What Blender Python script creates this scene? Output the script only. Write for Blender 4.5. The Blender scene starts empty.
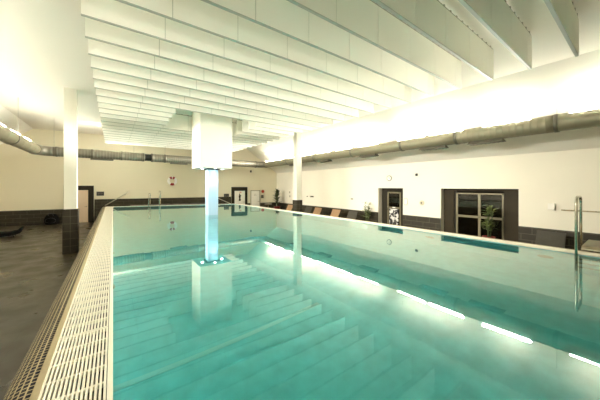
import bpy, math, random
from mathutils import Vector, Matrix
random.seed(7)
PI = math.pi
scn = bpy.context.scene
COL = scn.collection
EYE = 2.35            # camera height above the floor

# ------------------------------------------------------------------ materials
MATS = {}
def mat(name, col, rough=0.5, metal=0.0, spec=0.5, var=0.0, vscale=3.0, bump=0.0, bscale=40.0):
    m = bpy.data.materials.new(name); m.use_nodes = True
    nt = m.node_tree; b = nt.nodes['Principled BSDF']
    b.inputs['Base Color'].default_value = (*col, 1)
    b.inputs['Roughness'].default_value = rough
    b.inputs['Metallic'].default_value = metal
    b.inputs['Specular IOR Level'].default_value = spec
    if var or bump:
        tc = nt.nodes.new('ShaderNodeTexCoord')
    if var:
        n = nt.nodes.new('ShaderNodeTexNoise'); n.inputs['Scale'].default_value = vscale; n.inputs['Detail'].default_value = 4
        nt.links.new(tc.outputs['Object'], n.inputs['Vector'])
        mx = nt.nodes.new('ShaderNodeMix'); mx.data_type = 'RGBA'
        mx.inputs[6].default_value = (*[c*(1-var) for c in col], 1)
        mx.inputs[7].default_value = (*[min(1, c*(1+var)) for c in col], 1)
        nt.links.new(n.outputs['Fac'], mx.inputs[0]); nt.links.new(mx.outputs[2], b.inputs['Base Color'])
    if bump:
        n = nt.nodes.new('ShaderNodeTexNoise'); n.inputs['Scale'].default_value = bscale
        nt.links.new(tc.outputs['Object'], n.inputs['Vector'])
        bp = nt.nodes.new('ShaderNodeBump'); bp.inputs['Strength'].default_value = bump; bp.inputs['Distance'].default_value = .01
        nt.links.new(n.outputs['Fac'], bp.inputs['Height']); nt.links.new(bp.outputs['Normal'], b.inputs['Normal'])
    MATS[name] = m
    return m

def tile_mat(name, c1, c2, grout, w, h, mortar, rough=0.4, offset=0.5, bias=0.0, bump=.3, spec=.5):
    m = bpy.data.materials.new(name); m.use_nodes = True
    nt = m.node_tree; b = nt.nodes['Principled BSDF']
    uv = nt.nodes.new('ShaderNodeUVMap'); uv.uv_map = 'UVMap'
    br = nt.nodes.new('ShaderNodeTexBrick')
    br.offset = offset
    br.inputs['Color1'].default_value = (*c1, 1); br.inputs['Color2'].default_value = (*c2, 1)
    br.inputs['Mortar'].default_value = (*grout, 1)
    br.inputs['Scale'].default_value = 1.0
    br.inputs['Mortar Size'].default_value = mortar
    br.inputs['Mortar Smooth'].default_value = 0.1
    br.inputs['Bias'].default_value = bias
    br.inputs['Brick Width'].default_value = w; br.inputs['Row Height'].default_value = h
    nt.links.new(uv.outputs['UV'], br.inputs['Vector'])
    n = nt.nodes.new('ShaderNodeTexNoise'); n.inputs['Scale'].default_value = 5; n.inputs['Detail'].default_value = 5
    nt.links.new(uv.outputs['UV'], n.inputs['Vector'])
    mr = nt.nodes.new('ShaderNodeMapRange'); mr.inputs['To Min'].default_value = .75; mr.inputs['To Max'].default_value = 1.25
    nt.links.new(n.outputs['Fac'], mr.inputs['Value'])
    mx = nt.nodes.new('ShaderNodeMix'); mx.data_type = 'RGBA'; mx.blend_type = 'MULTIPLY'; mx.inputs[0].default_value = 1
    nt.links.new(br.outputs['Color'], mx.inputs[6]); nt.links.new(mr.outputs['Result'], mx.inputs[7])
    nt.links.new(mx.outputs[2], b.inputs['Base Color'])
    b.inputs['Roughness'].default_value = rough
    b.inputs['Specular IOR Level'].default_value = spec
    if bump:
        bp = nt.nodes.new('ShaderNodeBump'); bp.inputs['Strength'].default_value = bump; bp.inputs['Distance'].default_value = .003; bp.invert = True
        nt.links.new(br.outputs['Fac'], bp.inputs['Height']); nt.links.new(bp.outputs['Normal'], b.inputs['Normal'])
    return m

def emis(name, col, s):
    m = bpy.data.materials.new(name); m.use_nodes = True
    nt = m.node_tree; nt.nodes.clear()
    e = nt.nodes.new('ShaderNodeEmission'); e.inputs[0].default_value = (*col, 1); e.inputs[1].default_value = s
    o = nt.nodes.new('ShaderNodeOutputMaterial'); nt.links.new(e.outputs[0], o.inputs[0])
    return m

M_WALL = mat('wall_paint', (.86, .81, .68), .75, var=.02, vscale=1.2, spec=.25)
M_WALLB = mat('wall_paint_warm', (.80, .735, .55), .75, var=.02, vscale=1.2, spec=.25)
M_RAILS = mat('rail_steel', (.60, .55, .42), .35, metal=.3)
M_SHAFT = mat('shaft_blue_light', (.46, .62, .78), .45)  # blue light of the downlights is put into this base colour
M_RINGW = mat('ring_white', (.93, .91, .86), .4)
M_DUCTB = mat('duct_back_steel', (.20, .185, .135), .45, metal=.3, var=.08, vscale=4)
M_SLOPE = mat('ceiling_paint', (.84, .80, .70), .8, var=.015, vscale=.8, spec=.2)
M_BAFFLE = mat('baffle_felt', (.85, .84, .745), .85, spec=.15, var=.02, vscale=2)
M_SEAM = mat('baffle_edge', (.42, .44, .36), .7)
M_RAIL = mat('rail_grey', (.34, .33, .26), .6)
M_COLW = mat('column_white', (.86, .83, .72), .6, var=.015)
M_WAIN = tile_mat('wall_tiles', (.034, .028, .016), (.042, .035, .021), (.12, .108, .07), .60, .22, .006, .5, spec=.3)
M_COLT = tile_mat('column_tiles', (.033, .028, .019), (.040, .034, .023), (.11, .10, .07), .60, .26, .006, .45, offset=0, spec=.3)
M_FLOOR = tile_mat('floor_tiles', (.044, .036, .020), (.053, .043, .024), (.033, .027, .016), .60, .30, .005, .36, spec=.6)
_nt = M_FLOOR.node_tree
_n = _nt.nodes.new('ShaderNodeTexNoise'); _n.inputs['Scale'].default_value = 1.6; _n.inputs['Detail'].default_value = 6
_r = _nt.nodes.new('ShaderNodeMapRange'); _r.inputs['From Min'].default_value = .35; _r.inputs['From Max'].default_value = .65
_r.inputs['To Min'].default_value = .26; _r.inputs['To Max'].default_value = .46
_u = next(n for n in _nt.nodes if n.type == 'UVMAP')
_nt.links.new(_u.outputs['UV'], _n.inputs['Vector']); _nt.links.new(_n.outputs['Fac'], _r.inputs['Value'])
_nt.links.new(_r.outputs['Result'], _nt.nodes['Principled BSDF'].inputs['Roughness'])
M_MOSAIC = tile_mat('rim_mosaic', (.004, .007, .028), (.050, .044, .034), (.50, .42, .25), .040, .032, .0045, .5, spec=.08, offset=0, bump=.2)
M_STONE = mat('coping_strip', (.40, .33, .19), .6, var=.12, vscale=30)
M_GRATE = mat('grate_plastic', (.86, .82, .68), .4)
M_GUTTER = mat('gutter_dark', (.035, .032, .022), .8, spec=.2)
M_BASIN = tile_mat('basin_tiles', (.52, .86, .90), (.525, .865, .905), (.505, .84, .88), .244, .119, .003, .4, bump=0)
M_LINE = mat('basin_marking', (.93, .96, .95), .5)
M_STEEL = mat('stainless_steel', (.62, .58, .48), .22, metal=1)
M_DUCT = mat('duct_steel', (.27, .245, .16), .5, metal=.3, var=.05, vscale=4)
M_DUCTC = mat('duct_collar', (.16, .15, .11), .45, metal=.5)
M_DARKBOX = mat('outlet_grey', (.10, .092, .065), .5, metal=.2)
M_FRAME = mat('dark_frame', (.024, .020, .011), .5, spec=.2)
M_BROWN = mat('brown_panel', (.036, .027, .013), .55, var=.08, vscale=3, spec=.15)
M_BEIGE = mat('beige_metal', (.20, .17, .095), .4, metal=.2)
M_LEAFP = mat('door_peach', (.72, .56, .40), .5)
M_WHITE = mat('white_enamel', (.86, .83, .74), .4)
M_GREYF = mat('grey_frame', (.34, .31, .22), .5)
M_BLACK = mat('black_cloth', (.006, .0055, .005), .9, spec=.1, bump=.3, bscale=30)
M_BLKP = mat('black_plastic', (.016, .015, .013), .4)
M_PANEL = mat('sign_pale', (.20, .18, .13), .5)
M_RED = mat('red_gloss', (.30, .012, .012), .4)
M_REDS = mat('sign_red', (.50, .06, .03), .5)
M_TAN = mat('wicker_tan', (.36, .22, .11), .6, var=.15, vscale=25, bump=.5, bscale=80)
M_CHAR = mat('wicker_charcoal', (.050, .044, .029), .6, var=.2, vscale=25, bump=.5, bscale=80)
M_LEAF1 = mat('leaf_green', (.16, .20, .055), .5, var=.4, vscale=9)
M_LEAF2 = mat('leaf_dark', (.06, .085, .030), .5, var=.4, vscale=9)
M_POT = mat('pot_red', (.22, .015, .012), .4)
M_SOIL = mat('potting_soil', (.03, .022, .014), .9)
M_WOOD = mat('platform_top', (.24, .20, .115), .6, var=.12, vscale=8)
M_ORANGE = mat('orange_dot', (.75, .12, .03), .5)
M_TUBE = emis('tube_glow', (1.0, .955, .85), 20.0)
M_TUBEL = emis('tube_glow_left', (1.0, .955, .85), 17.0)
M_SPOT = emis('spot_glow', (.75, .88, 1.0), 18.0)

def poster_mat():
    m = bpy.data.materials.new('poster_print'); m.use_nodes = True
    nt = m.node_tree; b = nt.nodes['Principled BSDF']; b.inputs['Roughness'].default_value = .4
    tc = nt.nodes.new('ShaderNodeTexCoord'); mp = nt.nodes.new('ShaderNodeMapping'); mp.inputs['Scale'].default_value = (1, 1, .75)
    nt.links.new(tc.outputs['Object'], mp.inputs[0])
    v = nt.nodes.new('ShaderNodeTexNoise'); v.inputs['Scale'].default_value = 7.5; v.inputs['Detail'].default_value = 1.5; v.inputs['Distortion'].default_value = .8
    nt.links.new(mp.outputs[0], v.inputs['Vector'])
    r = nt.nodes.new('ShaderNodeValToRGB'); r.color_ramp.interpolation = 'CONSTANT'
    r.color_ramp.elements[0].color = (.012, .011, .010, 1); r.color_ramp.elements[1].position = .52
    r.color_ramp.elements[1].color = (.74, .72, .66, 1)
    e = r.color_ramp.elements.new(.46); e.color = (.22, .21, .19, 1)
    nt.links.new(v.outputs['Fac'], r.inputs['Fac']); nt.links.new(r.outputs['Color'], b.inputs['Base Color'])
    return m
M_POSTER = poster_mat()

def glass_mat():
    m = bpy.data.materials.new('window_glass'); m.use_nodes = True
    nt = m.node_tree; nt.nodes.clear()
    t = nt.nodes.new('ShaderNodeBsdfTransparent'); t.inputs[0].default_value = (.55, .55, .5, 1)
    g = nt.nodes.new('ShaderNodeBsdfGlossy'); g.inputs['Roughness'].default_value = .02
    f = nt.nodes.new('ShaderNodeFresnel'); f.inputs[0].default_value = 1.5
    mx = nt.nodes.new('ShaderNodeMixShader'); o = nt.nodes.new('ShaderNodeOutputMaterial')
    nt.links.new(f.outputs[0], mx.inputs[0]); nt.links.new(t.outputs[0], mx.inputs[1]); nt.links.new(g.outputs[0], mx.inputs[2])
    nt.links.new(mx.outputs[0], o.inputs[0])
    return m
M_GLASS = glass_mat()

def water_mat():
    m = bpy.data.materials.new('pool_water'); m.use_nodes = True
    nt = m.node_tree; nt.nodes.clear()
    t = nt.nodes.new('ShaderNodeBsdfRefraction'); t.inputs['Color'].default_value = (.30, .69, .66, 1)
    t.inputs['IOR'].default_value = 1.333; t.inputs['Roughness'].default_value = 0
    g = nt.nodes.new('ShaderNodeBsdfGlossy'); g.inputs['Roughness'].default_value = .012
    g.inputs['Color'].default_value = (.95, 1.0, .95, 1)
    f = nt.nodes.new('ShaderNodeLayerWeight'); f.inputs['Blend'].default_value = .5
    pw = nt.nodes.new('ShaderNodeMath'); pw.operation = 'POWER'; pw.inputs[1].default_value = 3.5
    ml = nt.nodes.new('ShaderNodeMath'); ml.operation = 'MULTIPLY_ADD'; ml.inputs[1].default_value = .975; ml.inputs[2].default_value = .012
    nt.links.new(f.outputs['Facing'], pw.inputs[0]); nt.links.new(pw.outputs[0], ml.inputs[0])
    tc = nt.nodes.new('ShaderNodeTexCoord')
    n = nt.nodes.new('ShaderNodeTexNoise'); n.inputs['Scale'].default_value = 1.1; n.inputs['Detail'].default_value = 2
    nt.links.new(tc.outputs['Object'], n.inputs['Vector'])
    bp = nt.nodes.new('ShaderNodeBump'); bp.inputs['Strength'].default_value = .05; bp.inputs['Distance'].default_value = .03
    nt.links.new(n.outputs['Fac'], bp.inputs['Height'])
    for s in (t, g, f): nt.links.new(bp.outputs['Normal'], s.inputs['Normal'])
    mx = nt.nodes.new('ShaderNodeMixShader'); o = nt.nodes.new('ShaderNodeOutputMaterial')
    nt.links.new(ml.outputs[0], mx.inputs[0]); nt.links.new(t.outputs[0], mx.inputs[1]); nt.links.new(g.outputs[0], mx.inputs[2])
    nt.links.new(mx.outputs[0], o.inputs[0])
    return m
M_WATER = water_mat()

# ------------------------------------------------------------------ mesh builder
class MB:
    def __init__(s): s.v = []; s.f = []; s.uv = {}; s.sm = set()
    def box(s, x0, x1, y0, y1, z0, z1):
        b = len(s.v)
        s.v += [(x0,y0,z0),(x1,y0,z0),(x1,y1,z0),(x0,y1,z0),(x0,y0,z1),(x1,y0,z1),(x1,y1,z1),(x0,y1,z1)]
        for q in ((0,3,2,1),(4,5,6,7),(0,1,5,4),(1,2,6,5),(2,3,7,6),(3,0,4,7)): s.f.append(tuple(b+i for i in q))
        return s
    def bbox(s, x0, x1, y0, y1, z0, z1, c=.01):
        # box with chamfered edges
        b = len(s.v)
        c = min(c, (x1-x0)*.45, (y1-y0)*.45, (z1-z0)*.45)
        import bmesh
        bm = bmesh.new()
        bmesh.ops.create_cube(bm, size=1)
        for v in bm.verts:
            v.co = Vector(((x0+x1)/2+v.co.x*(x1-x0), (y0+y1)/2+v.co.y*(y1-y0), (z0+z1)/2+v.co.z*(z1-z0)))
        bmesh.ops.bevel(bm, geom=bm.edges[:], offset=c, segments=2, affect='EDGES', profile=.5)
        bm.verts.index_update()
        s.v += [tuple(v.co) for v in bm.verts]
        s.f += [tuple(b+v.index for v in f.verts) for f in bm.faces]
        bm.free()
        return s
    def face(s, pts):
        b = len(s.v); s.v += [tuple(p) for p in pts]; s.f.append(tuple(range(b, b+len(pts)))); return s
    def prism(s, poly, lo, hi, ax=2):
        # poly: 2-D points in the two other axes (cyclic order), extruded along ax
        def P(p, t):
            return (p[0], p[1], t) if ax == 2 else ((p[0], t, p[1]) if ax == 1 else (t, p[0], p[1]))
        n = len(poly); b = len(s.v)
        s.v += [P(p, lo) for p in poly] + [P(p, hi) for p in poly]
        s.f.append(tuple(b+i for i in reversed(range(n)))); s.f.append(tuple(b+n+i for i in range(n)))
        for i in range(n):
            j = (i+1) % n; s.f.append((b+i, b+j, b+n+j, b+n+i))
        return s
    def tube(s, pts, r, n=10, caps=True):
        pts = [Vector(p) for p in pts]; b = len(s.v); N = len(pts)
        rs = r if isinstance(r, (list, tuple)) else [r]*N
        up = None
        for i, p in enumerate(pts):
            d = (pts[min(i+1, N-1)] - pts[max(i-1, 0)]).normalized()
            if up is None:
                up = Vector((0,0,1)) if abs(d.z) < .9 else Vector((1,0,0))
            a = d.cross(up)
            if a.length < 1e-5: a = d.orthogonal()
            a.normalize(); up = a.cross(d).normalized()
            for k in range(n):
                t = 2*PI*k/n
                s.v.append(tuple(p + (a*math.cos(t) + up*math.sin(t))*rs[i]))
        for i in range(N-1):
            for k in range(n):
                l = (k+1) % n
                s.sm.add(len(s.f)); s.f.append((b+i*n+k, b+i*n+l, b+(i+1)*n+l, b+(i+1)*n+k))
        if caps:
            s.f.append(tuple(b+k for k in reversed(range(n)))); s.f.append(tuple(b+(N-1)*n+k for k in range(n)))
        return s
    def lathe(s, prof, n=20, c=(0,0,0), ax='z'):
        b = len(s.v); N = len(prof)
        for (r, h) in prof:
            for k in range(n):
                t = 2*PI*k/n
                if ax == 'z': s.v.append((c[0]+r*math.cos(t), c[1]+r*math.sin(t), c[2]+h))
                else: s.v.append((c[0]+r*math.cos(t), c[1]-h, c[2]+r*math.sin(t)))
        for i in range(N-1):
            for k in range(n):
                l = (k+1) % n
                s.sm.add(len(s.f)); s.f.append((b+i*n+k, b+i*n+l, b+(i+1)*n+l, b+(i+1)*n+k))
        s.f.append(tuple(b+k for k in reversed(range(n)))); s.f.append(tuple(b+(N-1)*n+k for k in range(n)))
        return s
    def build(s, name, m, parent=None, loc=None, rz=0):
        me = bpy.data.meshes.new(name)
        me.from_pydata(s.v, [], s.f); me.update()
        uvl = me.uv_layers.new(name='UVMap')
        for p in me.polygons:
            nx, ny, nz = (abs(c) for c in p.normal)
            cu = s.uv.get(p.index)
            for k, li in enumerate(p.loop_indices):
                co = me.vertices[me.loops[li].vertex_index].co
                if cu: uvl.data[li].uv = cu[k]
                elif nz >= nx and nz >= ny: uvl.data[li].uv = (co.x, co.y)
                elif nx >= ny: uvl.data[li].uv = (co.y, co.z)
                else: uvl.data[li].uv = (co.x, co.z)
            if p.index in s.sm: p.use_smooth = True
        me.materials.append(m)
        o = bpy.data.objects.new(name, me); COL.objects.link(o)
        if parent: o.parent = parent
        if loc: o.location = loc
        if rz: o.rotation_euler = (0, 0, rz)
        return o

def B(*a): return MB().box(*a)
def BB(*a, c=.01): return MB().bbox(*a, c=c)
def tag(o, label, cat, group=None):
    o['label'] = label; o['category'] = cat
    if group: o['group'] = group
    return o
def struct(o): o['kind'] = 'structure'; return o
def empty(name, loc=(0,0,0), rz=0):
    o = bpy.data.objects.new(name, None); COL.objects.link(o); o.location = loc; o.rotation_euler = (0,0,rz)
    o.empty_display_size = .1
    return o
def thing(name, label, cat, loc=(0,0,0), rz=0, group=None):
    return tag(empty(name, loc, rz), label, cat, group)
def kids(o): return [c for c in COL.objects if c.parent == o]
def dup(o, parent=None):
    c = o.copy(); COL.objects.link(c)
    if parent: c.parent = parent
    for k in kids(o): dup(k, c)
    return c
def clone(root, loc, rz, label, group=None):
    c = dup(root); c.location = loc; c.rotation_euler = (0,0,rz); c['label'] = label
    if group: c['group'] = group
    return c

# ------------------------------------------------------------------ layout numbers
XL, XR = -6.6, 11.87
BSL = -.144
def YB(x): return 21.46 + BSL*x
BA = math.atan(BSL)
BN = Vector((BSL, -1, 0)).normalized()          # back wall normal, into the room
def onback(x, z, out=0.0):
    return Vector((x, YB(x), z)) + BN*out
def onright(y, z, out=0.0): return Vector((XR-out, y, z))
RZR = -PI/2
YF = -4.0
def ceil_z(x): return 5.55 + (9.15-x)*.0230
CL, CR = -3.9, 9.15
SL_Z = 3.70; SR_Z = 3.51

# pool
P0, P1, P2, P3 = Vector((0,-2.2)), Vector((0,19.2)), Vector((6.92,17.2)), Vector((6.92,-2.2))
PC = [P0, P1, P2, P3]                           # clockwise seen from above: left wall, far, right, near
RIM = 1.10; WAT = 1.085
def offset_ring(d):
    out = []
    for i in range(4):
        a, b, c = PC[i-1], PC[i], PC[(i+1)%4]
        e1 = (b-a).normalized(); e2 = (c-b).normalized()
        n1 = Vector((-e1.y, e1.x)); n2 = Vector((-e2.y, e2.x))
        h = (n1+n2); h = h/(h.dot(n1))
        out.append(b + h*d)
    return out
def ring(prof):
    # prof: (offset, z) list; UV along perimeter / along the profile
    mb = MB(); rings = [offset_ring(p[0]) for p in prof]
    ln = [0]
    for i in range(1, len(prof)):
        ln.append(ln[-1] + math.hypot(prof[i][0]-prof[i-1][0], prof[i][1]-prof[i-1][1]))
    for i in range(len(prof)-1):
        for k in range(4):
            l = (k+1) % 4
            e = (PC[l]-PC[k]).normalized()
            q = [(rings[i][k], prof[i][1]), (rings[i][l], prof[i][1]), (rings[i+1][l], prof[i+1][1]), (rings[i+1][k], prof[i+1][1])]
            fi = len(mb.f)
            mb.face([(p.x, p.y, z) for p, z in q])
            mb.uv[fi] = [((p-PC[k]).dot(e), ln[i] if j < 2 else ln[i+1]) for j, (p, z) in enumerate(q)]
    return mb

# ------------------------------------------------------------------ room shell
OUT = .62
o_ring = offset_ring(.575)
fl = MB()
T = .12
ox0, ox1 = o_ring[0].x, o_ring[2].x
oy0 = o_ring[0].y
fl.prism([(XL, YF), (ox0, YF), (ox0, YB(ox0)), (XL, YB(XL))], -T, 0)
fl.prism([(ox1, YF), (XR, YF), (XR, YB(XR)), (ox1, YB(ox1))], -T, 0)
fl.prism([(ox0, YF), (ox1, YF), (ox1, oy0), (ox0, oy0)], -T, 0)
fl.prism([(ox0, o_ring[1].y), (ox1, o_ring[2].y), (ox1, YB(ox1)), (ox0, YB(ox0))], -T, 0)
struct(fl.build('floor', M_FLOOR))

bw = MB()
prof = [(XL,0), (XR,0), (XR,SR_Z), (CR,ceil_z(CR)), (CL,ceil_z(CL)), (XL,SL_Z)]
n = len(prof)
front = [(x, YB(x), z) for x, z in prof]; back = [(x, YB(x)+.2, z) for x, z in prof]
bw.face(front); bw.face(back[::-1])
for i in range(n):
    j = (i+1) % n; bw.face([front[j], front[i], back[i], back[j]])
struct(bw.build('wall_back', M_WALLB))
fw = MB().prism([(x, z) for x, z in prof], YF-.2, YF, ax=1)
struct(fw.build('wall_front', M_WALL))
struct(B(XL-.2, XL, YF, YB(XL), 0, SL_Z).build('wall_left', M_WALL))

# right wall with the two openings
DY0, DY1, DZ = 7.35, 8.84, 2.25       # glazed door recess
WY0, WY1, WZ = 2.77, 5.49, 2.25       # big window recess
rw = MB(); th = .45
rw.box(XR, XR+th, YF, WY0, 0, SR_Z); rw.box(XR, XR+th, WY1, DY0, 0, SR_Z); rw.box(XR, XR+th, DY1, YB(XR), 0, SR_Z)
rw.box(XR, XR+th, WY0, WY1, WZ, SR_Z); rw.box(XR, XR+th, DY0, DY1, DZ, SR_Z)
struct(rw.build('wall_right', M_WALL))

# ceiling: flat part and both slopes
def slab(name, pts2, m):                 # cross-section strip (x,z)->(x,z) swept to the skewed back wall
    (xa, za), (xb, zb) = pts2; t = .15
    mb = MB()
    lo = [(xa, YF, za), (xb, YF, zb), (xb, YB(xb), zb), (xa, YB(xa), za)]
    hi = [(x, y, z+t) for x, y, z in lo]
    mb.face(lo[::-1]); mb.face(hi)
    for i in range(4):
        j = (i+1) % 4; mb.face([lo[i], lo[j], hi[j], hi[i]])
    return struct(mb.build(name, m))
slab('ceiling', ((CL, ceil_z(CL)), (CR, ceil_z(CR))), M_SLOPE)
slab('ceiling_slope_right', ((CR, ceil_z(CR)), (XR, SR_Z)), M_SLOPE)
slab('ceiling_slope_left', ((XL, SL_Z), (CL, ceil_z(CL))), M_SLOPE)

# tiled wainscot
wl = MB(); WH = .91; wt = .02
wl.box(XR-wt, XR, YF, WY0, 0, WH); wl.box(XR-wt, XR, WY1, DY0, 0, WH); wl.box(XR-wt, XR, DY1, YB(XR)-.03, 0, WH)
struct(wl.build('baseboard_right', M_WAIN))
cosA = math.cos(BA)
def backstrip(mb, x0, x1, z0, z1, t=wt):
    # local frame of the back wall: x along the wall, -y into the room
    mb.box(x0/cosA, x1/cosA, -t, 0, z0, z1)
BORG = (0, YB(0), 0)
wb = MB()
backstrip(wb, XL+.03, -2.55, 0, WH); backstrip(wb, -.99, 7.86, 0, 1.49); backstrip(wb, 9.22, 9.46, 0, WH); backstrip(wb, 10.34, XR-.05, 0, WH)
struct(wb.build('baseboard_back', M_WAIN, loc=BORG, rz=BA))
struct(B(XL, XL+wt, YF, YB(XL)-.03, 0, WH).build('baseboard_left', M_WAIN))

# raised walkway with steps behind the pool's far edge
wk = MB()
f1, f2 = o_ring[1], o_ring[2]
def lipy(x): return f1.y + (f2.y-f1.y)*(x-f1.x)/(f2.x-f1.x)
def wblock(x0, x1, z):
    x1l = min(x1, f2.x)
    ya = lipy(min(x0, f2.x))+.02; yb = lipy(x1l)+.02
    wk.prism([(x0, ya), (x1, yb), (x1, YB(x1)-.025), (x0, YB(x0)-.025)], 0, z)
wblock(.95, 6.3, 1.05)
for i in range(4):
    z = 1.05 - .21*(i+1)
    wblock(.95-.31*(i+1), .95-.31*i, z)
for i in range(4):
    z = 1.05 - .21*(i+1)
    x0 = 6.3+.31*i; wblock(x0, x0+.31, z)
struct(wk.build('trim_walkway', M_FLOOR))

# ------------------------------------------------------------------ doors and the window (structure)
def bdoor(name, xc, w, fw, ztop, frame_m, leaf_m, zl, leaf_off=0):
    d = struct(empty(name, onback(xc, 0, 0), BA))
    f = MB()
    lx0, lx1 = leaf_off-w/2, leaf_off+w/2
    X0, X1 = -fw/2, fw/2
    f.box(X0, lx0, -.06, 0, 0, ztop); f.box(lx1, X1, -.06, 0, 0, ztop); f.box(lx0, lx1, -.06, 0, zl, ztop)
    f.build('door_frame', frame_m, d)
    lf = BB(lx0+.004, lx1-.004, -.05, -.005, .01, zl-.004, c=.004).build('door_leaf', leaf_m, d)
    h = MB().tube([(lx1-.08, -.05, 1.03), (lx1-.08, -.10, 1.03), (lx1-.20, -.10, 1.03)], .011, 8)
    h.lathe([(.028, 0), (.028, .008)], 14, (lx1-.08, -.05, 1.03), ax='y')
    h.build('door_handle', M_STEEL, lf)
    return d, lf
bdoor('door_1', -1.76, .95, 1.50, 2.39, M_FRAME, M_LEAFP, 2.10, leaf_off=-.01)
bdoor('door_2', 8.54, .88, 1.34, 2.29, M_FRAME, M_WHITE, 1.97, leaf_off=.02)
d3, lf3 = bdoor('door_3', 9.90, .74, .84, 2.01, M_GREYF, M_WHITE, 1.95)
mk = MB(); mk.box(-.10, .06, -.053, -.05, 1.66, 1.69); mk.box(-.02, .12, -.053, -.05, 1.56, 1.585); mk.box(-.12, -.06, -.053, -.05, 1.56, 1.60)
mk.build('door_marking', M_GREYF, lf3)

# glazed door in the right wall
d4 = struct(empty('door_4', (XR, (DY0+DY1)/2, 0), RZR))   # local x toward the camera, -y into the room
hw = (DY1-DY0)/2; yc = (DY0+DY1)/2
lx0, lx1 = yc-8.47, yc-7.66
f = MB(); R0, R1 = .33, .42
f.box(-hw, lx0, R0, R1, 0, DZ); f.box(lx1, hw, R0, R1, 0, DZ); f.box(lx0, lx1, R0, R1, 2.10, DZ)
f.build('door_frame', M_FRAME, d4)
rv = MB(); rv.box(-hw, hw, .0, R0, DZ-.02, DZ)
rv.build('reveal_lining', M_FRAME, d4)
lf = MB()
lf.box(lx0, lx0+.075, R0-.03, R0+.03, .02, 2.05); lf.box(lx1-.075, lx1, R0-.03, R0+.03, .02, 2.05)
lf.box(lx0, lx1, R0-.03, R0+.03, 1.97, 2.05); lf.box(lx0, lx1, R0-.03, R0+.03, 1.16, 1.24); lf.box(lx0, lx1, R0-.03, R0+.03, .02, .22)
leaf = lf.build('door_leaf', M_BEIGE, d4)
B(lx0+.07, lx1-.07, R0-.005, R0+.005, .2, 1.17).box(lx0+.07, lx1-.07, R0-.005, R0+.005, 1.23, 1.98).build('glass', M_GLASS, leaf)
MB().tube([(lx0+.05, R0-.03, 1.05), (lx0+.05, R0-.08, 1.05), (lx0+.05, R0-.08, 1.35), (lx0+.05, R0-.03, 1.35)], .012, 8).build('door_handle', M_STEEL, leaf)
B(-hw-.4, hw+.4, 1.6, 1.65, 0, 2.6).box(-hw-.45, -hw-.4, .45, 1.65, 0, 2.6).box(hw+.4, hw+.45, .45, 1.65, 0, 2.6).box(-hw-.45, hw+.45, .45, 1.65, 2.6, 2.65).box(-hw-.45, hw+.45, .45, 1.65, -.05, 0).build('lobby_wall', M_FRAME, d4)

# big glazed window
w1 = struct(empty('window_1', (XR, (WY0+WY1)/2, 0), RZR))
hw = (WY1-WY0)/2; yc = (WY0+WY1)/2; R0, R1 = .27, .40
sx0, sx1 = yc-4.98, yc-3.29
pn = MB(); pn.box(-hw, sx0-.09, R0, R1, 0, WZ-.10); pn.box(sx1+.03, hw, R0, R1, 0, WZ-.10); pn.box(-hw, hw, R0, R1, WZ-.10, WZ)
pn.build('side_panel', M_BROWN, w1)
rv = MB(); rv.box(-hw, hw, .0, R0, WZ-.02, WZ); rv.box(sx0-.09, sx0-.0, R0+.06, R1, 0, WZ-.1)
rv.build('reveal_lining', M_FRAME, w1)
sash = MB(); a = R0+.01; b = R0+.07; mx = yc-4.10
for u0, u1, z0, z1 in ((sx0, sx0+.07, 0, 2.06), (sx1-.05, sx1+.0, 0, 2.06), (mx-.045, mx+.045, 0, 2.06), (sx0, sx1, 2.02, 2.07), (sx0, sx1, 1.03, 1.12), (sx0, sx1, 0, .12)):
    sash.box(u0, u1, a, b, z0, z1)
sh = sash.build('window_sash', M_BEIGE, w1)
for u0, u1 in ((sx0+.07, mx-.045), (mx+.045, sx1-.05)):
    for z0, z1 in ((.12, 1.02), (1.12, 2.02)):
        B(u0, u1, a+.02, b-.02, z0, z1).build('pane', M_GLASS, sh)
B(-hw-.8, hw+.8, 2.2, 2.25, 0, 2.6).box(-hw-.85, -hw-.8, .45, 2.25, 0, 2.6).box(hw+.8, hw+.85, .45, 2.25, 0, 2.6).box(-hw-.85, hw+.85, .45, 2.25, 2.6, 2.65).box(-hw-.85, hw+.85, .45, 2.25, -.05, 0).build('courtyard_wall', M_FRAME, w1)

# ------------------------------------------------------------------ swimming pool
pool = thing('swimming_pool', 'raised swimming pool with pale basin, white overflow grating and dark mosaic lip', 'swimming pool', (0,0,0))
bs = MB(); zb = -.25
bs.face([(p.x, p.y, zb) for p in reversed(PC)])
for k in range(4):
    p, q = PC[k], PC[(k+1)%4]
    fi = len(bs.f); L = (q-p).length
    bs.face([(p.x,p.y,zb), (q.x,q.y,zb), (q.x,q.y,RIM), (p.x,p.y,RIM)])
    bs.uv[fi] = [(0,zb), (L,zb), (L,RIM), (0,RIM)]
bs.build('basin', M_BASIN, pool)
ring([(0, RIM-.01), (0, RIM), (.030, RIM), (.030, RIM-.05)]).build('inner_edge', M_GRATE, pool)
ring([(.030, RIM-.05), (.030, RIM-.22), (.36, RIM-.22), (.36, RIM-.02)]).build('overflow_channel', M_GUTTER, pool)
ring([(.358, RIM-.05), (.358, RIM+.006), (.392, RIM+.006), (.392, RIM-.02)]).build('stone_strip', M_STONE, pool)
arc = [(.392, RIM)] + [(.42+.158*math.sin(t), RIM-.158*1.1*(1-math.cos(t))) for t in [PI/2*i/8 for i in range(9)]] + [(.578, 0.0)]
lip = ring(arc); lip.sm = set(range(len(lip.f)))
lip.build('mosaic_lip', M_MOSAIC, pool)
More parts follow.
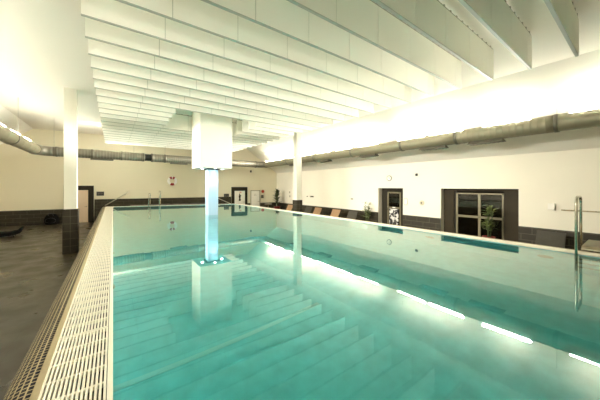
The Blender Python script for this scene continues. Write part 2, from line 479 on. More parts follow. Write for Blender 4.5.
# grating modules
def grate_mesh(L):
    g = MB(); W = .322; z0, z1 = RIM-.03, RIM
    n = 15; bw_ = .0125
    for i in range(n):
        x = bw_/2 + (W-bw_)*i/(n-1)
        g.box(x-bw_/2, x+bw_/2, 0, L, z0, z1)
    nt_ = max(2, round(L/.205)+1)
    for i in range(nt_):
        y = .010+(L-.020)*i/(nt_-1)
        g.box(0, W, y-.010, y+.010, z0+.004, z1-.001)
    return g
gm = grate_mesh(.992).build('overflow_grate', M_GRATE, pool)
first = True
def put_grate(px, py, rz):
    global first
    o = gm if first else gm.copy()
    if not first: COL.objects.link(o); o.parent = pool
    first = False
    o.location = (px, py, 0); o.rotation_euler = (0, 0, rz)
for k in range(21): put_grate(-.035-.322, -2.15+k*1.0, 0)
for k in range(19): put_grate(6.92+.035, -2.05+k*1.0, 0)
fe = (P2-P1).normalized(); fn = Vector((-fe.y, fe.x)); fang = math.atan2(fe.y, fe.x)
for k in range(7):
    p = P1 + fn*(.035+.322) + fe*(.12+k*1.0); put_grate(p.x, p.y, fang-PI/2)
ra, rb = offset_ring(.03), offset_ring(.36)
for i, (c, dd) in enumerate(((1, .35), (2, .35))):
    a, b = ra[c], rb[c]
    cp = MB()
    if c == 1:
        q = [(a.x, a.y-.32), (b.x, a.y-.32), (b.x, b.y), (b.x+.5, b.y-.145), (a.x+.1, a.y-.03)]
    else:
        q = [(a.x-.02, a.y+.005), (b.x-.4, b.y+.115), (b.x, b.y), (b.x, 16.98), (a.x, 16.98)]
    cp.prism(q, RIM-.06, RIM-.001)
    cp.build('corner_plate', M_GRATE, pool)
# pool floor line and wall inlets
B(.002, 2.6, 3.02, 3.09, zb, zb+.004).build('floor_marking', M_LINE, pool)
inlet = MB()
inlet.lathe([(.12, 0), (.12, .012), (.10, .02)], 20, (0,0,0), ax='y')
i0 = None
for y in (1.2, 3.49):
    o = inlet.build('pool_inlet', M_STONE, pool) if i0 is None else i0.copy()
    if i0 is not None: COL.objects.link(o)
    i0 = i0 or o
    o.location = (6.92, y, .50); o.rotation_euler = (0,0,RZR)
for y in (4.2, 6.2, 8.6):
    o = i0.copy(); COL.objects.link(o); o.parent = pool; o.location = (0, y, .88); o.rotation_euler = (0,0,PI/2); o.scale = (.5,1,.5)

wm = MB().face([(p.x, p.y, WAT) for p in reversed(PC)])
wtr = wm.build('pool_water', M_WATER)
tag(wtr, 'still turquoise water filling the swimming pool to its rim', 'water'); wtr['kind'] = 'stuff'

# ------------------------------------------------------------------ ceiling baffles
HB = 2.49; BZ = EYE+HB; BT = BZ+.69
BX0, BX1 = -.375, 7.175
seams = [BX0, .715, 1.733, 2.751, 3.769, 4.787, 5.805, 6.823, BX1]
ORD = ['nearest', 'second', 'third', 'fourth', 'fifth', 'sixth', 'seventh', 'eighth', 'ninth', 'tenth', 'eleventh', 'twelfth', 'thirteenth',
       'fourteenth', 'fifteenth', 'sixteenth', 'seventeenth', 'eighteenth', 'nineteenth', 'twentieth', 'twenty-first', 'twenty-second',
       'twenty-third', 'twenty-fourth', 'twenty-fifth', 'twenty-sixth', 'farthest']
th = .055
def make_baffle(xs, label):
    r = thing('ceiling_baffle', label, 'ceiling baffle', (xs[0], 0, BZ), 0, 'white acoustic baffles hung across the ceiling')
    x0 = xs[0]
    for a, b in zip(xs[:-1], xs[1:]):
        p = MB().box(a-x0+(.005 if a != x0 else 0), b-x0-(.005 if b != xs[-1] else 0), -th/2, th/2, .012, .69)
        p.build('panel', M_BAFFLE, r)
    be = B(0, xs[-1]-x0, -th/2+.004, th/2-.004, 0, .014)
    for a in xs[1:-1]: be.box(a-x0-.006, a-x0+.006, -th/2+.006, th/2-.006, .012, .688)
    be.build('bottom_edge', M_SEAM, r)
    zt = ceil_z((xs[0]+xs[-1])/2) - BZ
    rl = B(0.01, xs[-1]-x0-.01, -.018, .018, .688, .722)
    for q in range(int((xs[-1]-x0)/.25)):
        X = .12+q*.25
        rl.box(X-.02, X+.02, -.03, .03, .69, .735)
    rl.build('hanging_rail', M_RAIL, r)
    hg = MB()
    for X in (.15, (xs[-1]-x0)/2, xs[-1]-x0-.15):
        hg.tube([(X, 0, .72), (X, 0, ceil_z(x0+X)-BZ+.005)], .008, 6)
    hg.build('hanger', M_STEEL, r)
    return r
def byk(k): return HB*(.322+.2725*k)
CUT = (13, 14, 15, 16)
full = make_baffle(seams, '')
lft = make_baffle(seams[:3], ''); rgt = make_baffle(seams[5:], '')
uf = ul = True
for k in range(27):
    y = byk(k)
    nm = ORD[k]
    if k in CUT:
        for (proto, side) in ((lft, 'left'), (rgt, 'right')):
            o = proto if ul else dup(proto)
            o.location = (proto.location.x, y, BZ)
            o['label'] = f'short white ceiling baffle {side} of the column box, {nm} row from front'
        ul = False
    else:
        o = full if uf else dup(full)
        uf = False
        o.location = (BX0, y, BZ)
        if k == 0: lab = 'nearest full-width white ceiling baffle, at the top right corner of the view'
        elif k == 26: lab = 'farthest white ceiling baffle, hung just above the duct along the back wall'
        elif k == 12: lab = 'long white ceiling baffle directly in front of the light column box, thirteenth row'
        elif k == 17: lab = 'long white ceiling baffle directly behind the light column box, eighteenth row'
        else: lab = f'long white ceiling baffle, {nm} row counted from the front'
        o['label'] = lab

# ------------------------------------------------------------------ light column with its box
bx = thing('light_column', 'square pale blue lit column rising from the pool into a large white box', 'column', (3.56, 11.53, zb))
Z0 = zb
hb_ = .68; zbx = EYE+.78-Z0; ztop = ceil_z(3.56)-Z0
BB(-hb_, hb_, -hb_, hb_, zbx, ztop, c=.008).build('box_housing', M_COLW, bx)
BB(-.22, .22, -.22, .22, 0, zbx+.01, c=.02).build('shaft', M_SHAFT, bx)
BB(-.27, .27, -.27, .27, zbx-.05, zbx+.004, c=.01).build('shaft_collar', M_FRAME, bx)
spots = [(-.42, -.05), (.02, -.42), (.43, -.08), (.05, .43)]
for sx, sy in spots:
    sp = MB().lathe([(.055, .01), (.055, -.008), (.045, -.010)], 16, (sx, sy, zbx)).build('downlight', M_STEEL, bx)
    MB().lathe([(.04, -.011), (.04, -.012)], 16, (sx, sy, zbx)).build('lens', M_SPOT, sp)
    L = bpy.data.lights.new('column_spot', 'SPOT'); L.energy = 16; L.color = (.42, .74, 1.0); L.spot_size = 1.25; L.spot_blend = .8; L.shadow_soft_size = .04
    lo = bpy.data.objects.new('column_spot', L); COL.objects.link(lo)
    p = Vector((3.56+sx, 11.53+sy, Z0+zbx-.06)); tgt = Vector((3.56+sx*.62, 11.53+sy*.62, WAT))
    lo.location = p; lo.rotation_euler = (tgt-p).to_track_quat('-Z', 'Y').to_euler()

# white columns with tiled bases
def column(x, y, label):
    c = thing('support_column', label, 'column', (x, y, 0))
    BB(-.205, .205, -.205, .205, 0, 1.55, c=.004).build('tiled_base', M_COLT, c)
    BB(-.172, .172, -.172, .172, 1.55, ceil_z(x)+.01, c=.006).build('shaft', M_COLW, c)
column(-1.205, 12.13, 'white square column with dark tiled foot standing left of the pool')
column(8.71, 12.13, 'white square column with dark tiled foot standing right of the pool by the loungers')

# ------------------------------------------------------------------ ducts
DH = EYE+1.76; DR = .24
def ribbed(mb, a, b, r, step=.16):
    a, b = Vector(a), Vector(b); L = (b-a).length; n = max(1, int(L/step)); pts = []; rs = []
    for i in range(n+1):
        p = a.lerp(b, i/n)
        pts.append(p); rs.append(r)
        if i < n:
            d = (b-a).normalized()
            for s_, q in ((.86, r), (.90, r+.004), (.96, r+.004)):
                pts.append(p + d*(L/n*s_)); rs.append(q)
    mb.tube(pts, rs, 20)
def collar(parent, p, d, r, w=.09):
    p = Vector(p); d = Vector(d).normalized()
    MB().tube([p-d*w/2, p+d*w/2], r+.018, 20).build('collar', M_DUCTC, parent)
def hanger(parent, x, y, z0, z1):
    MB().tube([(x, y, z0), (x, y, z1)], .006, 6).build('hanger_rod', M_RAIL, parent)
def slope_z_r(x): return ceil_z(CR) + (x-CR)*(SR_Z-ceil_z(CR))/(XR-CR)
def slope_z_l(x): return SL_Z + (x-XL)*(ceil_z(CL)-SL_Z)/(CL-XL)

# right
DXR = 10.0
dr = thing('ventilation_duct', 'round grey ventilation duct running along the right sloping ceiling', 'duct')
mb = MB(); ribbed(mb, (DXR, YF+.02, DH), (DXR, 1.55, DH), DR, .9); ribbed(mb, (DXR, 1.55, DH), (DXR, 4.0, DH), DR+.004, .155); ribbed(mb, (DXR, 4.0, DH), (DXR, 18.45, DH), DR, .9)
mb.build('pipe', M_DUCT, dr)
for y in (-1.2, 1.5, 4.05, 6.2, 9.0, 12.0, 15.0, 18.3): collar(dr, (DXR, y, DH), (0,1,0), DR)
for y in (1.5, 6.2, 12.0, 15.0, -1.2): hanger(dr, DXR, y, DH+DR, slope_z_r(DXR)+.005)
for y in (-.6, 3.18, 4.91, 8.02, 11.2, 14.2):
    ob = MB(); L = .5
    # shallow flared outlet hung under the duct
    z1 = DH-DR+.03; z0 = DH-DR-.085
    lo = [(DXR-.17, y-L, z0), (DXR+.17, y-L, z0), (DXR+.17, y+L, z0), (DXR-.17, y+L, z0)]
    hi = [(DXR-.10, y-L+.06, z1), (DXR+.10, y-L+.06, z1), (DXR+.10, y+L-.06, z1), (DXR-.10, y+L-.06, z1)]
    ob.face(lo[::-1]); ob.face(hi)
    for i in range(4):
        j = (i+1) % 4; ob.face([lo[i], lo[j], hi[j], hi[i]])
    oo = ob.build('air_outlet', M_DARKBOX, dr)
    lv = MB()
    for q in range(8):
        yy = y-.42+.12*q
        lv.box(DXR-.15, DXR+.15, yy-.012, yy+.012, z0-.010, z0+.002)
    lv.build('louvre', M_DUCTC, oo)

# left
DXL = -3.0
dl = thing('ventilation_duct', 'round grey ventilation duct coming forward along the left side of the hall', 'duct')
mb = MB(); ribbed(mb, (DXL, YF+.02, DH), (DXL, 17.2, DH), DR, .9); mb.build('pipe', M_DUCT, dl)
for y in (-1.2, 3.0, 7.5, 10.4, 13.6, 17.1): collar(dl, (DXL, y, DH), (0,1,0), DR)
for y in (3.0, 7.5, 14.6): hanger(dl, DXL, y, DH+DR, ceil_z(DXL)+.005)

# back, with elbows
def yb_d(x): return 17.75 + (x-DXL)*(18.75-17.75)/(DXR-DXL)
db = thing('ventilation_duct', 'round ribbed ventilation duct crossing below the ceiling in front of the back wall', 'duct')
dz = DH
el = [Vector((DXL, 17.2, dz))] + [Vector((DXL+.55-.55*math.cos(t), 17.2+.55*math.sin(t), dz)) for t in [PI/2*i/6 for i in range(1, 7)]]
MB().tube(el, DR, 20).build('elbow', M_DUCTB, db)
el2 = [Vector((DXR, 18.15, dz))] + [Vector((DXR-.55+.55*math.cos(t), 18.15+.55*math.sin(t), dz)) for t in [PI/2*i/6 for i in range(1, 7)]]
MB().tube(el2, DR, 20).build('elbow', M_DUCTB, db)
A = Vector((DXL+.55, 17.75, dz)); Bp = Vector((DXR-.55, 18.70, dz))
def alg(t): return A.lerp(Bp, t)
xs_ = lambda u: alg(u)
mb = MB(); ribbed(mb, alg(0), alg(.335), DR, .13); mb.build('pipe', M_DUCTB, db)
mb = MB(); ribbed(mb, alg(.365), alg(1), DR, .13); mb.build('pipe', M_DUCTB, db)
fx = []; rr = []
for i in range(13):
    fx.append(alg(.33+.04*i/12)); rr.append(DR-.05 + (.03 if i % 2 else 0))
MB().tube(fx, rr, 20).build('flexible_sleeve', M_BLKP, db)
dirb = Bp-A
for t in (.012, .13, .24, .33, .37, .43, .6, .8, .985): collar(db, alg(t), dirb, DR)
for t in (.004, .29, .43, .6, .8): p = alg(t); hanger(db, p.x, p.y, dz+DR, ceil_z(p.x)+.005)
for t in (.165, .50):
    p = alg(t); ob = MB().box(-.5, .5, -.14, .14, -.05, .03)
    o = ob.build('air_outlet', M_DARKBOX, db); o.location = (p.x, p.y, dz-DR-.02); o.rotation_euler = (0, 0, math.atan2(dirb.y, dirb.x))

# fluorescent lights clipped on the ducts
def make_light(side, label, group, tm):
    L = 1.25
    r = thing('fluorescent_light', label, 'tube light', (0,0,0), 0, group)
    s = side
    bm_ = MB().box(-.03, .03, 0, L, -.035, .0)
    for yy in (.1, L-.1): bm_.box(-.02, .02+.0, yy-.02, yy+.02, -.05, -.03)
    bm_.build('batten', M_WHITE, r)
    for yy in (.03, L-.03): BB(-.02, .02, yy-.012, yy+.012, -.002, .04, c=.003).build('lamp_holder', M_WHITE, r)
    MB().tube([(0, .04, .022), (0, L-.04, .022)], .016, 8).build('tube', tm, r)
    return r
RS = [(.02, None), (2.0, None), (3.78, None), (5.12, None), (7.3, None), (8.9, None), (10.5, None), (12.2, None), (13.6, None), (15.4, None), (16.8, None)]
ry = [a for a, _ in RS]
ONAMES = ['nearest', 'second', 'third', 'fourth', 'fifth', 'sixth', 'seventh', 'eighth', 'ninth', 'tenth', 'eleventh', 'twelfth', 'thirteenth', 'fourteenth']
gR = 'tube lights along the top of the right duct'; gL = 'tube lights along the top of the left duct'
p = make_light(1, '', gR, M_TUBE); pl = make_light(1, '', gL, M_TUBEL)
for i, y in enumerate(ry):
    o = p if i == 0 else dup(p)
    o.location = (DXR-.150, y, DH+.203); o['label'] = f'lit fluorescent tube on top of the right duct, {ONAMES[i]} counted from the camera end'; o['group'] = gR
    o.rotation_euler = (0, math.radians(-20), 0)
ly = [0, 1.7, 3.4, 5.1, 6.8, 8.5, 10.2, 11.9, 13.6, 15.3]
for i, y in enumerate(ly):
    o = pl if i == 0 else dup(pl); o.location = (DXL-.0, y, DH+.275); o.rotation_euler = (0, 0, 0)
    o['label'] = f'lit fluorescent tube on top of the left duct, {ONAMES[i]} counted from the camera end'; o['group'] = gL

gB = 'tube lights along the top of the back duct'
for i, t in enumerate((.03, .135, .225)):
    q0 = alg(t); o = dup(pl); o.location = (q0.x, q0.y+.20, DH+.205); o.rotation_euler = (0, 0, math.atan2(dirb.y, dirb.x)-PI/2)
    o['label'] = f'lit fluorescent tube on top of the back duct, {["leftmost", "second", "third"][i]} counted from the left corner'; o['group'] = gB

def add_fill(x, y, z, tx, tz, e):
    # fill light added at a tube's position, aimed across the hall to brighten it
    L = bpy.data.lights.new('hall_fill', 'AREA'); L.shape = 'RECTANGLE'; L.size = .05; L.size_y = 1.2
    L.energy = e; L.spread = math.radians(65); L.color = (1.0, .955, .85)
    o = bpy.data.objects.new('hall_fill', L); COL.objects.link(o)
    d = Vector((tx, 0, tz)).normalized()
    xa = Vector((0, 1, 0)); za = -d; 
    m = Matrix((xa.cross(za), xa, za)).transposed().to_4x4(); m.translation = (x, y+.625, z)
    o.matrix_world = m
for y in [q for q in ry[1:] if not 10 < q < 13]: add_fill(DXR-.155, y, DH+.275, -1, -.12, 15)
for y in [q for q in ly[2:] if not 11 < q < 12.5]: add_fill(DXL+.03, y, DH+.335, 1, -.25, 8.5)

# ------------------------------------------------------------------ ladders, rails, platform
def hoop(parent, x, y, top, depth, foot, back, ux=1, uy=0, r=.021):
    pts = [(0, 0, foot)]
    R = min(depth/2, .13)
    pts += [(0, 0, top-R-.02)]
    for i in range(1, 7):
        t = PI/2*i/6; pts.append((R-R*math.cos(t), 0, top-R+R*math.sin(t)))
    for i in range(0, 7):
        t = PI/2*i/6; pts.append((depth-R+R*math.sin(t), 0, top-R+R*math.cos(t)))
    pts.append((depth, 0, back))
    w = [(x+a*ux, y+a*uy, z) for a, _, z in pts]
    return MB().tube(w, r, 12).build('hoop_rail', M_STEEL, parent)
ld = thing('pool_ladder', 'stainless steel pool ladder with tall hoop rail at the right edge of the view', 'ladder')
hoop(ld, 6.885, .78, 2.15, .55, -.1, RIM-.002)
hoop(ld, 6.885, .18, 2.15, .55, -.1, RIM-.002)
for z in (.75, .45, .15): BB(6.85, 6.92, .20, .76, z, z+.03, c=.005).build('tread', M_STEEL, ld)
pf = thing('entry_platform', 'tan topped step platform behind the ladder at the right pool edge', 'platform', (0,0,0))
BB(7.25, 8.20, -.9, .755, 1.145, 1.215, c=.02).build('platform_top', M_WOOD, pf)
BB(7.235, 8.215, -.915, .757, 1.135, 1.165, c=.006).build('edge_trim', M_STEEL, pf)
for px in (7.62, 8.1):
    for py in (-.8, .6): MB().tube([(px, py, 0), (px, py, 1.15)], .025, 8).build('leg', M_STEEL, pf)
for i in range(3): BB(8.25+.3*i, 8.55+.3*i, -.8, .6, .85-.28*i, .89-.28*i, c=.008).build('step', M_WOOD, pf)
for py in (-.8, .6):
    MB().tube([(8.1, py, 1.14), (9.15, py, .02)], .025, 8).build('stringer', M_STEEL, pf)

lf_ = thing('pool_ladder', 'slim steel pool ladder with two hoop rails at the far pool edge', 'ladder')
for (x, top) in ((1.83, 1.90), (2.40, 2.06)):
    q = P1 + fe*(x/fe.x) - fn*.03
    hoop(lf_, q.x, q.y, top, .42, 0, RIM-.002, fn.x, fn.y, r=.024)
q = P1 + fe*(1.83/fe.x) - fn*.03; q2 = P1 + fe*(2.40/fe.x) - fn*.03
for z in (.75, .45): MB().tube([(q.x, q.y, z), (q2.x, q2.y, z)], .02, 8).build('tread', M_STEEL, lf_)

def wallrail(xa, za, xb, zb_, label, hook=0):
    r = thing('handrail', label, 'handrail')
    a = onback(xa, za, .09); b = onback(xb, zb_, .09)
    MB().tube([a, a.lerp(b, .5), b], .030, 10).build('rail', M_RAILS, r)
    for t in (.12, .82):
        c = a.lerp(b, t); w = c - BN*.07 - Vector((0,0,.07))
        MB().tube([c, c-Vector((0,0,.06)), w-BN*.005], .012, 8).build('bracket', M_STEEL, r)
wallrail(-.42, 1.06, .93, 1.98, 'sloping steel handrail on the back wall beside the left door')
wallrail(6.6, 1.49, 7.8, .92, 'sloping steel handrail on the tiles left of the dark-framed back door')

# ------------------------------------------------------------------ wall things, back wall
lr = thing('life_ring', 'white life ring with red bands hanging on the back wall', 'life ring', onback(3.56, 2.74), BA)
mb = MB(); N = 36; rm = .245; rt = .085
mb.tube([(rm*math.cos(2*PI*i/N), -.09, rm*math.sin(2*PI*i/N)) for i in range(N+1)], rt, 12, caps=False); mb.build('ring', M_RINGW, lr)
for c in (68, 112, 258, 282):
    band = MB(); w_ = 16
    band.tube([(rm*math.cos(math.radians(c-w_+2*w_*i/6)), -.09, rm*math.sin(math.radians(c-w_+2*w_*i/6))) for i in range(7)], rt+.006, 12)
    band.build('band', M_RED, lr)
BB(-.03, .03, -.10, 0, .17, .23, c=.005).build('wall_hook', M_GREYF, lr)

def bsign(x, z, w, h, label):
    s = thing('door_sign', label, 'sign', onback(x, z), BA)
    BB(-w/2, w/2, -.02, 0, -h/2, h/2, c=.004).build('plate', M_BLKP, s)
    m = MB(); m.box(-w*.38, -w*.05, -.022, -.019, -h*.12, h*.05); m.box(.02*w, w*.38, -.022, -.019, -h*.10, h*.04); m.box(-w*.40, w*.40, -.022, -.019, h*.30, h*.36)
    m.build('sign_print', M_PANEL, s)
bsign(-.68, 1.86, .40, .27, 'small dark sign plate on the wall right of the peach door')
bsign(7.48, 1.62, .40, .24, 'small dark sign plate left of the dark-framed back door')
def smallbox(name, label, cat, loc, rz, w, h, d, m):
    o = BB(-w/2, w/2, -d, 0, -h/2, h/2, c=min(.015, d*.3)).build(name, m, loc=loc, rz=rz)
    return tag(o, label, cat)
s = thing('wall_sensor', 'tiny dark sensor high on the back wall above the dark-framed door', 'sensor', onback(9.50, 3.62), BA)
BB(-.07, .07, -.09, -.02, -.09, .09, c=.02).build('sensor_head', M_BLKP, s); BB(-.04, .04, -.03, 0, -.05, .05, c=.005).build('mount', M_GREYF, s)
o = MB().lathe([(.14, 0), (.14, .012), (.12, .018)], 24, ax='y').build('alarm_sign', M_REDS, loc=onback(10.58, 1.90), rz=BA)
tag(o, 'round red sign on the back wall right of the white door', 'sign')
s = thing('wall_phone', 'small black box on the back wall below the red sign', 'wall box', onback(10.53, 1.46), BA)
BB(-.10, .10, -.07, 0, -.13, .13, c=.015).build('case', M_BLKP, s); BB(-.06, .06, -.08, -.065, -.02, .08, c=.005).build('cover', M_PANEL, s)
# picture on the white door
pc = thing('door_poster', 'narrow pale poster with a dark figure shape on the dark-framed back door', 'poster', onback(8.56, 1.50, .051), BA)
BB(-.26, .26, -.008, 0, -.42, .42, c=.002).build('sheet', M_WHITE, pc)
fg = MB()
fg.prism([(-.10,-.36), (.02,-.38), (.10,-.30), (.05,-.16), (.07,.02), (.13,.06), (.03,.14), (.01,.24), (-.05,.24), (-.06,.12), (-.09,-.02), (-.06,-.18)], -.011, -.008, ax=1)
fg.build('figure_print', M_FRAME, pc)
o = BB(-.03, .14, -.011, -.008, .28, .40, c=.001).build('pink_print', mat('pale_pink', (.70, .42, .32), .5), pc)

# ------------------------------------------------------------------ wall things, right wall
ck = thing('wall_clock', 'round white wall clock above the glazed door on the right wall', 'clock', onright(8.13, 2.78), RZR)
MB().lathe([(.135, 0), (.148, .01), (.148, .035), (.118, .04)], 28, ax='y').build('clock_case', M_DUCTC, ck)
MB().lathe([(.117, .03), (.117, .041)], 28, ax='y').build('clock_face', M_WHITE, ck)
hd = MB().box(-.006, .006, -.046, -.041, -.01, .09); hd.box(-.01, .065, -.046, -.041, -.006, .006); hd.build('clock_hands', M_BLKP, ck)
s = thing('wall_sensor', 'tiny dark sensor high on the right wall between the clock and the window', 'sensor', onright(6.6, 2.91), RZR)
BB(-.055, .055, -.09, -.02, -.06, .06, c=.02).build('sensor_head', M_BLKP, s); BB(-.03, .03, -.03, 0, -.04, .04, c=.005).build('mount', M_GREYF, s)
s = thing('wall_lamp', 'small round white wall fitting with dark centre right of the glazed door', 'wall lamp', onright(6.36, 1.56), RZR)
MB().lathe([(.12, 0), (.12, .015), (.085, .05)], 24, ax='y').build('rose', mat('rose_cream', (.58, .52, .37), .5), s); MB().lathe([(.035, .04), (.03, .07)], 16, ax='y').build('knob', M_FRAME, s)
s = thing('notice_plate', 'pale oval notice plate beside the glazed door frame', 'sign', onright(7.19, 1.58), RZR)
sh_ = MB(); pts = [(.10*math.cos(t)*abs(math.cos(t))**-.5 if abs(math.cos(t)) > 1e-6 else 0, .17*math.copysign(abs(math.sin(t))**.5, math.sin(t))) for t in [2*PI*i/24+.01 for i in range(24)]]
sh_.prism(pts, -.02, 0, ax=1); sh_.build('plate', M_GREYF, s)
sh2 = MB(); sh2.prism([(x*.86, z*.9) for x, z in pts], -.023, -.019, ax=1); sh2.build('plate_face', M_WHITE, s)
s = thing('notice_plate', 'long low sign plate on the right wall just right of the far column', 'sign', onright(14.70, 1.59), RZR)
BB(-.22, .22, -.015, 0, -.055, .055, c=.003).build('plate', M_GREYF, s); BB(-.10, .20, -.018, -.014, -.03, .03, c=.001).build('plate_print', M_FRAME, s)
smallbox('wall_button', 'tiny dark button on the right wall left of the long sign plate', 'button', onright(15.25, 1.58), RZR, .08, .09, .03, M_FRAME)
s = thing('wall_hook', 'small pale wall hook above the loungers left of the glazed door', 'hook', onright(10.77, 1.56), RZR)
BB(-.10, .10, -.02, 0, -.03, .06, c=.005).build('plate', M_GREYF, s); MB().tube([(0,-.01,.02), (0,-.07,.0), (0,-.08,.05)], .012, 8).build('hook', M_STEEL, s)
smallbox('switch_box', 'upper small grey switch box on the right wall left of the far column', 'switch', onright(17.6, 1.86), RZR, .10, .16, .04, M_GREYF)
smallbox('switch_box', 'lower small grey switch box on the right wall left of the far column', 'switch', onright(17.6, 1.52), RZR, .10, .16, .04, M_GREYF)
s = thing('wall_lamp', 'small white boxy wall lamp between the window and the coat rail', 'wall lamp', onright(1.90, 1.67), RZR)
BB(-.085, .085, -.13, -.02, -.10, .11, c=.012).build('lamp_shade', M_WHITE, s); BB(-.05, .05, -.02, 0, -.06, .06, c=.004).build('mount', M_GREYF, s); BB(.045, .083, -.128, -.03, -.106, -.098, c=.002).build('lamp_foot', M_FRAME, s)
s = thing('coat_rail', 'narrow wooden coat rail with pegs on the right wall behind the ladder', 'coat rail', onright(1.18, 1.57), RZR)
BB(-.50, .50, -.02, 0, -.022, .022, c=.004).build('board', M_STONE, s)
for q in range(6): MB().tube([(-.42+.168*q, -.015, 0), (-.42+.168*q, -.07, .012)], .014, 8).build('peg', M_BEIGE, s)

# poster taped on the glazed door
pt = BB(-.27, .27, -.006, 0, -.42, .42, c=.001).build('poster', M_POSTER, loc=(XR+.33-.031, 8.065, .72), rz=RZR)
tag(pt, 'black and white abstract poster on the lower half of the glazed door', 'poster')
o = BB(-.09, .09, -.004, 0, -.03, .03, c=.001).build('paper_note', M_WHITE, loc=(XR+.33-.031, 8.065, 1.21), rz=RZR); tag(o, 'small white paper note stuck on the middle bar of the glazed door', 'note')
lm = thing('reflection_blob', 'small orange blob standing in for a reflection in the glazed door', 'reflection', (XR+.95, 8.05, 1.70))  # blob and its thread are added for a red reflection in the glass
MB().lathe([(.02,-.10), (.07,-.06), (.085,0), (.07,.06), (.02,.10)], 16).build('blob_body', M_ORANGE, lm)
MB().tube([(0,0,.10), (0,0,.9)], .006, 6).build('blob_cord', M_BLKP, lm)

# ------------------------------------------------------------------ loungers
def make_lounger(m, label, group):
    # local: x along the wall (width), -y = foot end toward pool, back near y=0
    r = thing('sun_lounger', label, 'lounger', (0,0,0), 0, group)
    W = .33
    f = MB()
    for sx in (-1, 1): f.tube([(sx*W, -1.95, .34), (sx*W, -.25, .34)], .022, 8)
    f.tube([(-W, -1.95, .34), (W, -1.95, .34)], .022, 8); f.tube([(-W, -.25, .34), (W, -.25, .34)], .022, 8)
    f.build('frame', M_CHAR, r)
    for sx in (-1, 1):
        for yy in (-1.8, -.35): MB().tube([(sx*(W-.02), yy, .34), (sx*(W-.0), yy, 0)], .022, 8).build('leg', M_CHAR, r)
    BB(-W, W, -1.96, -.62, .34, .40, c=.015).build('seat', m, r)
    bk = MB()
    sec = [(-.64, .38), (-.52, .52), (-.42, .68), (-.33, .86), (-.30, .93)]
    th_ = .045
    poly = sec + [(y+th_, z-.012) for y, z in reversed(sec)]
    bk.prism(poly, -W, W, ax=0)
    bko = bk.build('backrest', m, r)
    MB().tube([(0, -.36, .72), (0, -.28, .35)], .014, 8).build('back_prop', M_CHAR, bko)
    return r
gl = 'wicker loungers along the right wall'
lt = make_lounger(M_TAN, 'tan wicker lounger just right of the far white column', gl); lt.location = (11.35, 13.0, 0); lt.rotation_euler = (0,0,RZR)
clone(lt, (11.35, 11.3, 0), RZR, 'tan wicker lounger between two dark ones, left of the potted plant', gl)
clone(lt, (11.35, 16.3, 0), RZR, 'tan wicker lounger partly hidden left of the far white column', gl)
ldk = make_lounger(M_CHAR, 'dark wicker lounger directly right of the far column, beside a tan one', gl); ldk.location = (11.4, 14.05, 0); ldk.rotation_euler = (0,0,RZR)
clone(ldk, (11.4, 9.98, 0), RZR, 'dark wicker lounger beside the potted plant left of the glazed door', gl)
clone(ldk, (11.4, 1.80, 0), RZR, 'dark wicker lounger under the wall lamp right of the big window', gl)

# black lounger lying flat, left floor
bl = thing('folding_lounger', 'flat black lounger with raised head lying on the tiled floor at the left edge', 'lounger', (-4.6, 17.45, 0), math.radians(6))
sec = [(-1.1, .25), (.3, .25), (.72, .22), (.96, .28), (1.10, .41), (1.17, .40), (1.08, .16), (.74, .06), (.3, .07), (-1.1, .07)]
MB().prism(sec, -.32, .32, ax=1).build('mattress', M_BLACK, bl)
for sx in (-.9, 0, .85):
    for sy in (-.27, .27): MB().tube([(sx, sy, .15), (sx+.04, sy, 0)], .018, 8).build('leg', M_BLKP, bl)
# black round bag
bg = thing('beach_bag', 'round-topped black bag leaning on the tiles left of the near column', 'bag', onback(-3.0, 0, .26), BA)
prof = [(.10,0), (.27,.02), (.33,.14), (.345,.30), (.31,.46), (.22,.60), (.10,.66), (.02,.67)]
body = MB().lathe(prof, 24); body.v = [(x, y*.62, z) for x, y, z in body.v]; body.build('body', M_BLACK, bg)
MB().tube([(.12*math.cos(t), -.14, .56+.16*math.sin(t)) for t in [PI*i/8 for i in range(9)]], .014, 8).build('handle', M_BLKP, bg)
MB().tube([(.24*math.cos(t), -.20, .26+.16*math.sin(t)) for t in [2*PI*i/16 for i in range(17)]], .010, 6).build('front_pocket', M_BLKP, bg)

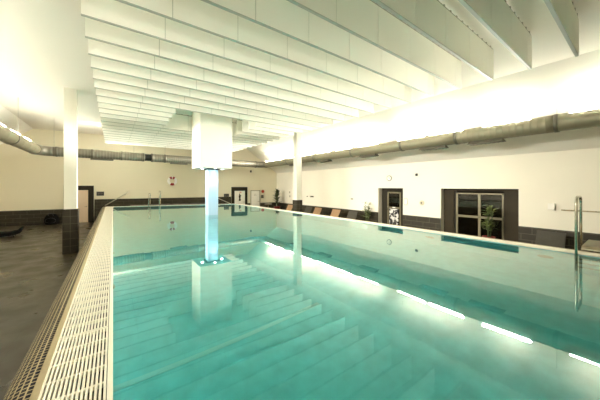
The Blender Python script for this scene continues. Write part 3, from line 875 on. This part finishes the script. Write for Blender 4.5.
# ------------------------------------------------------------------ plants
def plant(x, y, pot_h, pot_r, h, spread, n, m, label, kind):
    r = thing('potted_plant', label, 'plant', (x, y, 0))
    pr = MB(); pr.lathe([(pot_r*.7, 0), (pot_r*.95, pot_h*.9), (pot_r, pot_h*.92), (pot_r, pot_h), (pot_r*.88, pot_h), (pot_r*.86, pot_h-.03)], 20)
    pr.build('pot', M_POT, r)
    MB().lathe([(pot_r*.87, pot_h-.05), (pot_r*.87, pot_h-.025)], 20).build('soil', M_SOIL, r)
    fo = MB(); st = MB(); rnd = random.Random(int(x*100+y*10))
    if kind == 'bamboo':
        for s in range(7):
            a = rnd.random()*2*PI; rr_ = rnd.random()*pot_r*.6
            bx_, by_ = rr_*math.cos(a), rr_*math.sin(a)
            hh = pot_h + (h-pot_h)*(.6+.4*rnd.random()); tx, ty = bx_*2.2, by_*2.2
            st.tube([(bx_, by_, pot_h-.04), ((bx_+tx)/2, (by_+ty)/2, (pot_h+hh)/2), (tx, ty, hh-.1)], .012, 6)
            for l in range(n//7):
                t = .25+.75*rnd.random(); z = pot_h+(hh-pot_h)*t; px = bx_+(tx-bx_)*t; py = by_+(ty-by_)*t
                leaf(fo, (px, py, z), rnd.random()*2*PI, .9-.9*rnd.random()*.6, spread*(.6+.6*rnd.random()), .035, rnd)
    else:
        st.tube([(0,0,pot_h-.04), (.01,0,pot_h+(h-pot_h)*.62)], .035, 8)
        for l in range(n):
            t = rnd.random(); z = pot_h+(h-pot_h)*(.08+.58*t)
            leaf(fo, (0,0,z), rnd.random()*2*PI, .45+.75*t*rnd.random()+.25, (h-pot_h)*(.27+.13*rnd.random()), .045, rnd)
    st.build('stem', M_LEAF2, r); fo.build('foliage', m, r)
def leaf(mb, p, az, el, L, w, rnd):
    p = Vector(p); d = Vector((math.cos(az)*math.cos(el), math.sin(az)*math.cos(el), math.sin(el)))
    sd = d.cross(Vector((0,0,1))).normalized()
    pr = []
    for i in range(5):
        t = i/4; q = p + d*L*t + Vector((0,0,-.35*L*t*t)); ww = w*math.sin(PI*(.12+.86*t))
        pr.append((q-sd*ww, q+sd*ww + Vector((0,0,.006))))
    for i in range(4): mb.face([pr[i][0], pr[i][1], pr[i+1][1], pr[i+1][0]])
plant(11.36, 3.53, .47, .20, 1.60, .28, 126, M_LEAF1, 'leafy bamboo-like plant in a red pot in front of the big window', 'bamboo')
plant(11.44, 9.27, .36, .19, 1.52, .30, 90, M_LEAF1, 'leafy upright plant in a red pot between dark lounger and glazed door', 'bamboo')
plant(11.14, 18.45, .66, .28, 2.45, .4, 95, M_LEAF2, 'tall spiky plant in a red pot in the far right corner', 'yucca')
tb = thing('side_table', 'small round grey table near the far right corner', 'table', (10.55, 18.9, 0))
MB().lathe([(.30, .84), (.32, .85), (.32, .88), (.30, .89)], 24).build('tabletop', M_GREYF, tb)
MB().tube([(0,0,.03), (0,0,.845)], .03, 10).build('pedestal', M_STEEL, tb)
MB().lathe([(.22, 0), (.22, .02), (.05, .045)], 24).build('foot', M_STEEL, tb)

# ------------------------------------------------------------------ camera, world, render settings
cam = bpy.data.cameras.new('camera'); co = bpy.data.objects.new('camera', cam); COL.objects.link(co)
cam.sensor_width = 36; cam.lens = 255/600*36; cam.shift_y = -13.7/600; cam.clip_start = .02; cam.clip_end = 200
co.location = (0, 0, EYE)
yaw = math.atan(187/255)
co.rotation_euler = (PI/2, 0, -yaw)
scn.camera = co
w = bpy.data.worlds.new('world'); scn.world = w; w.use_nodes = True
w.node_tree.nodes['Background'].inputs[0].default_value = (.004, .004, .0035, 1); w.node_tree.nodes['Background'].inputs[1].default_value = 1
scn.view_settings.view_transform = 'Standard'; scn.view_settings.look = 'None'; scn.view_settings.gamma = 1
scn.view_settings.use_curve_mapping = False
scn.view_settings.exposure = 3.1
scn.cycles.use_denoising = True
scn.cycles.max_bounces = 10; scn.cycles.diffuse_bounces = 6; scn.cycles.glossy_bounces = 5; scn.cycles.transmission_bounces = 6
scn.cycles.sample_clamp_indirect = 8
scn.cycles.use_light_tree = True
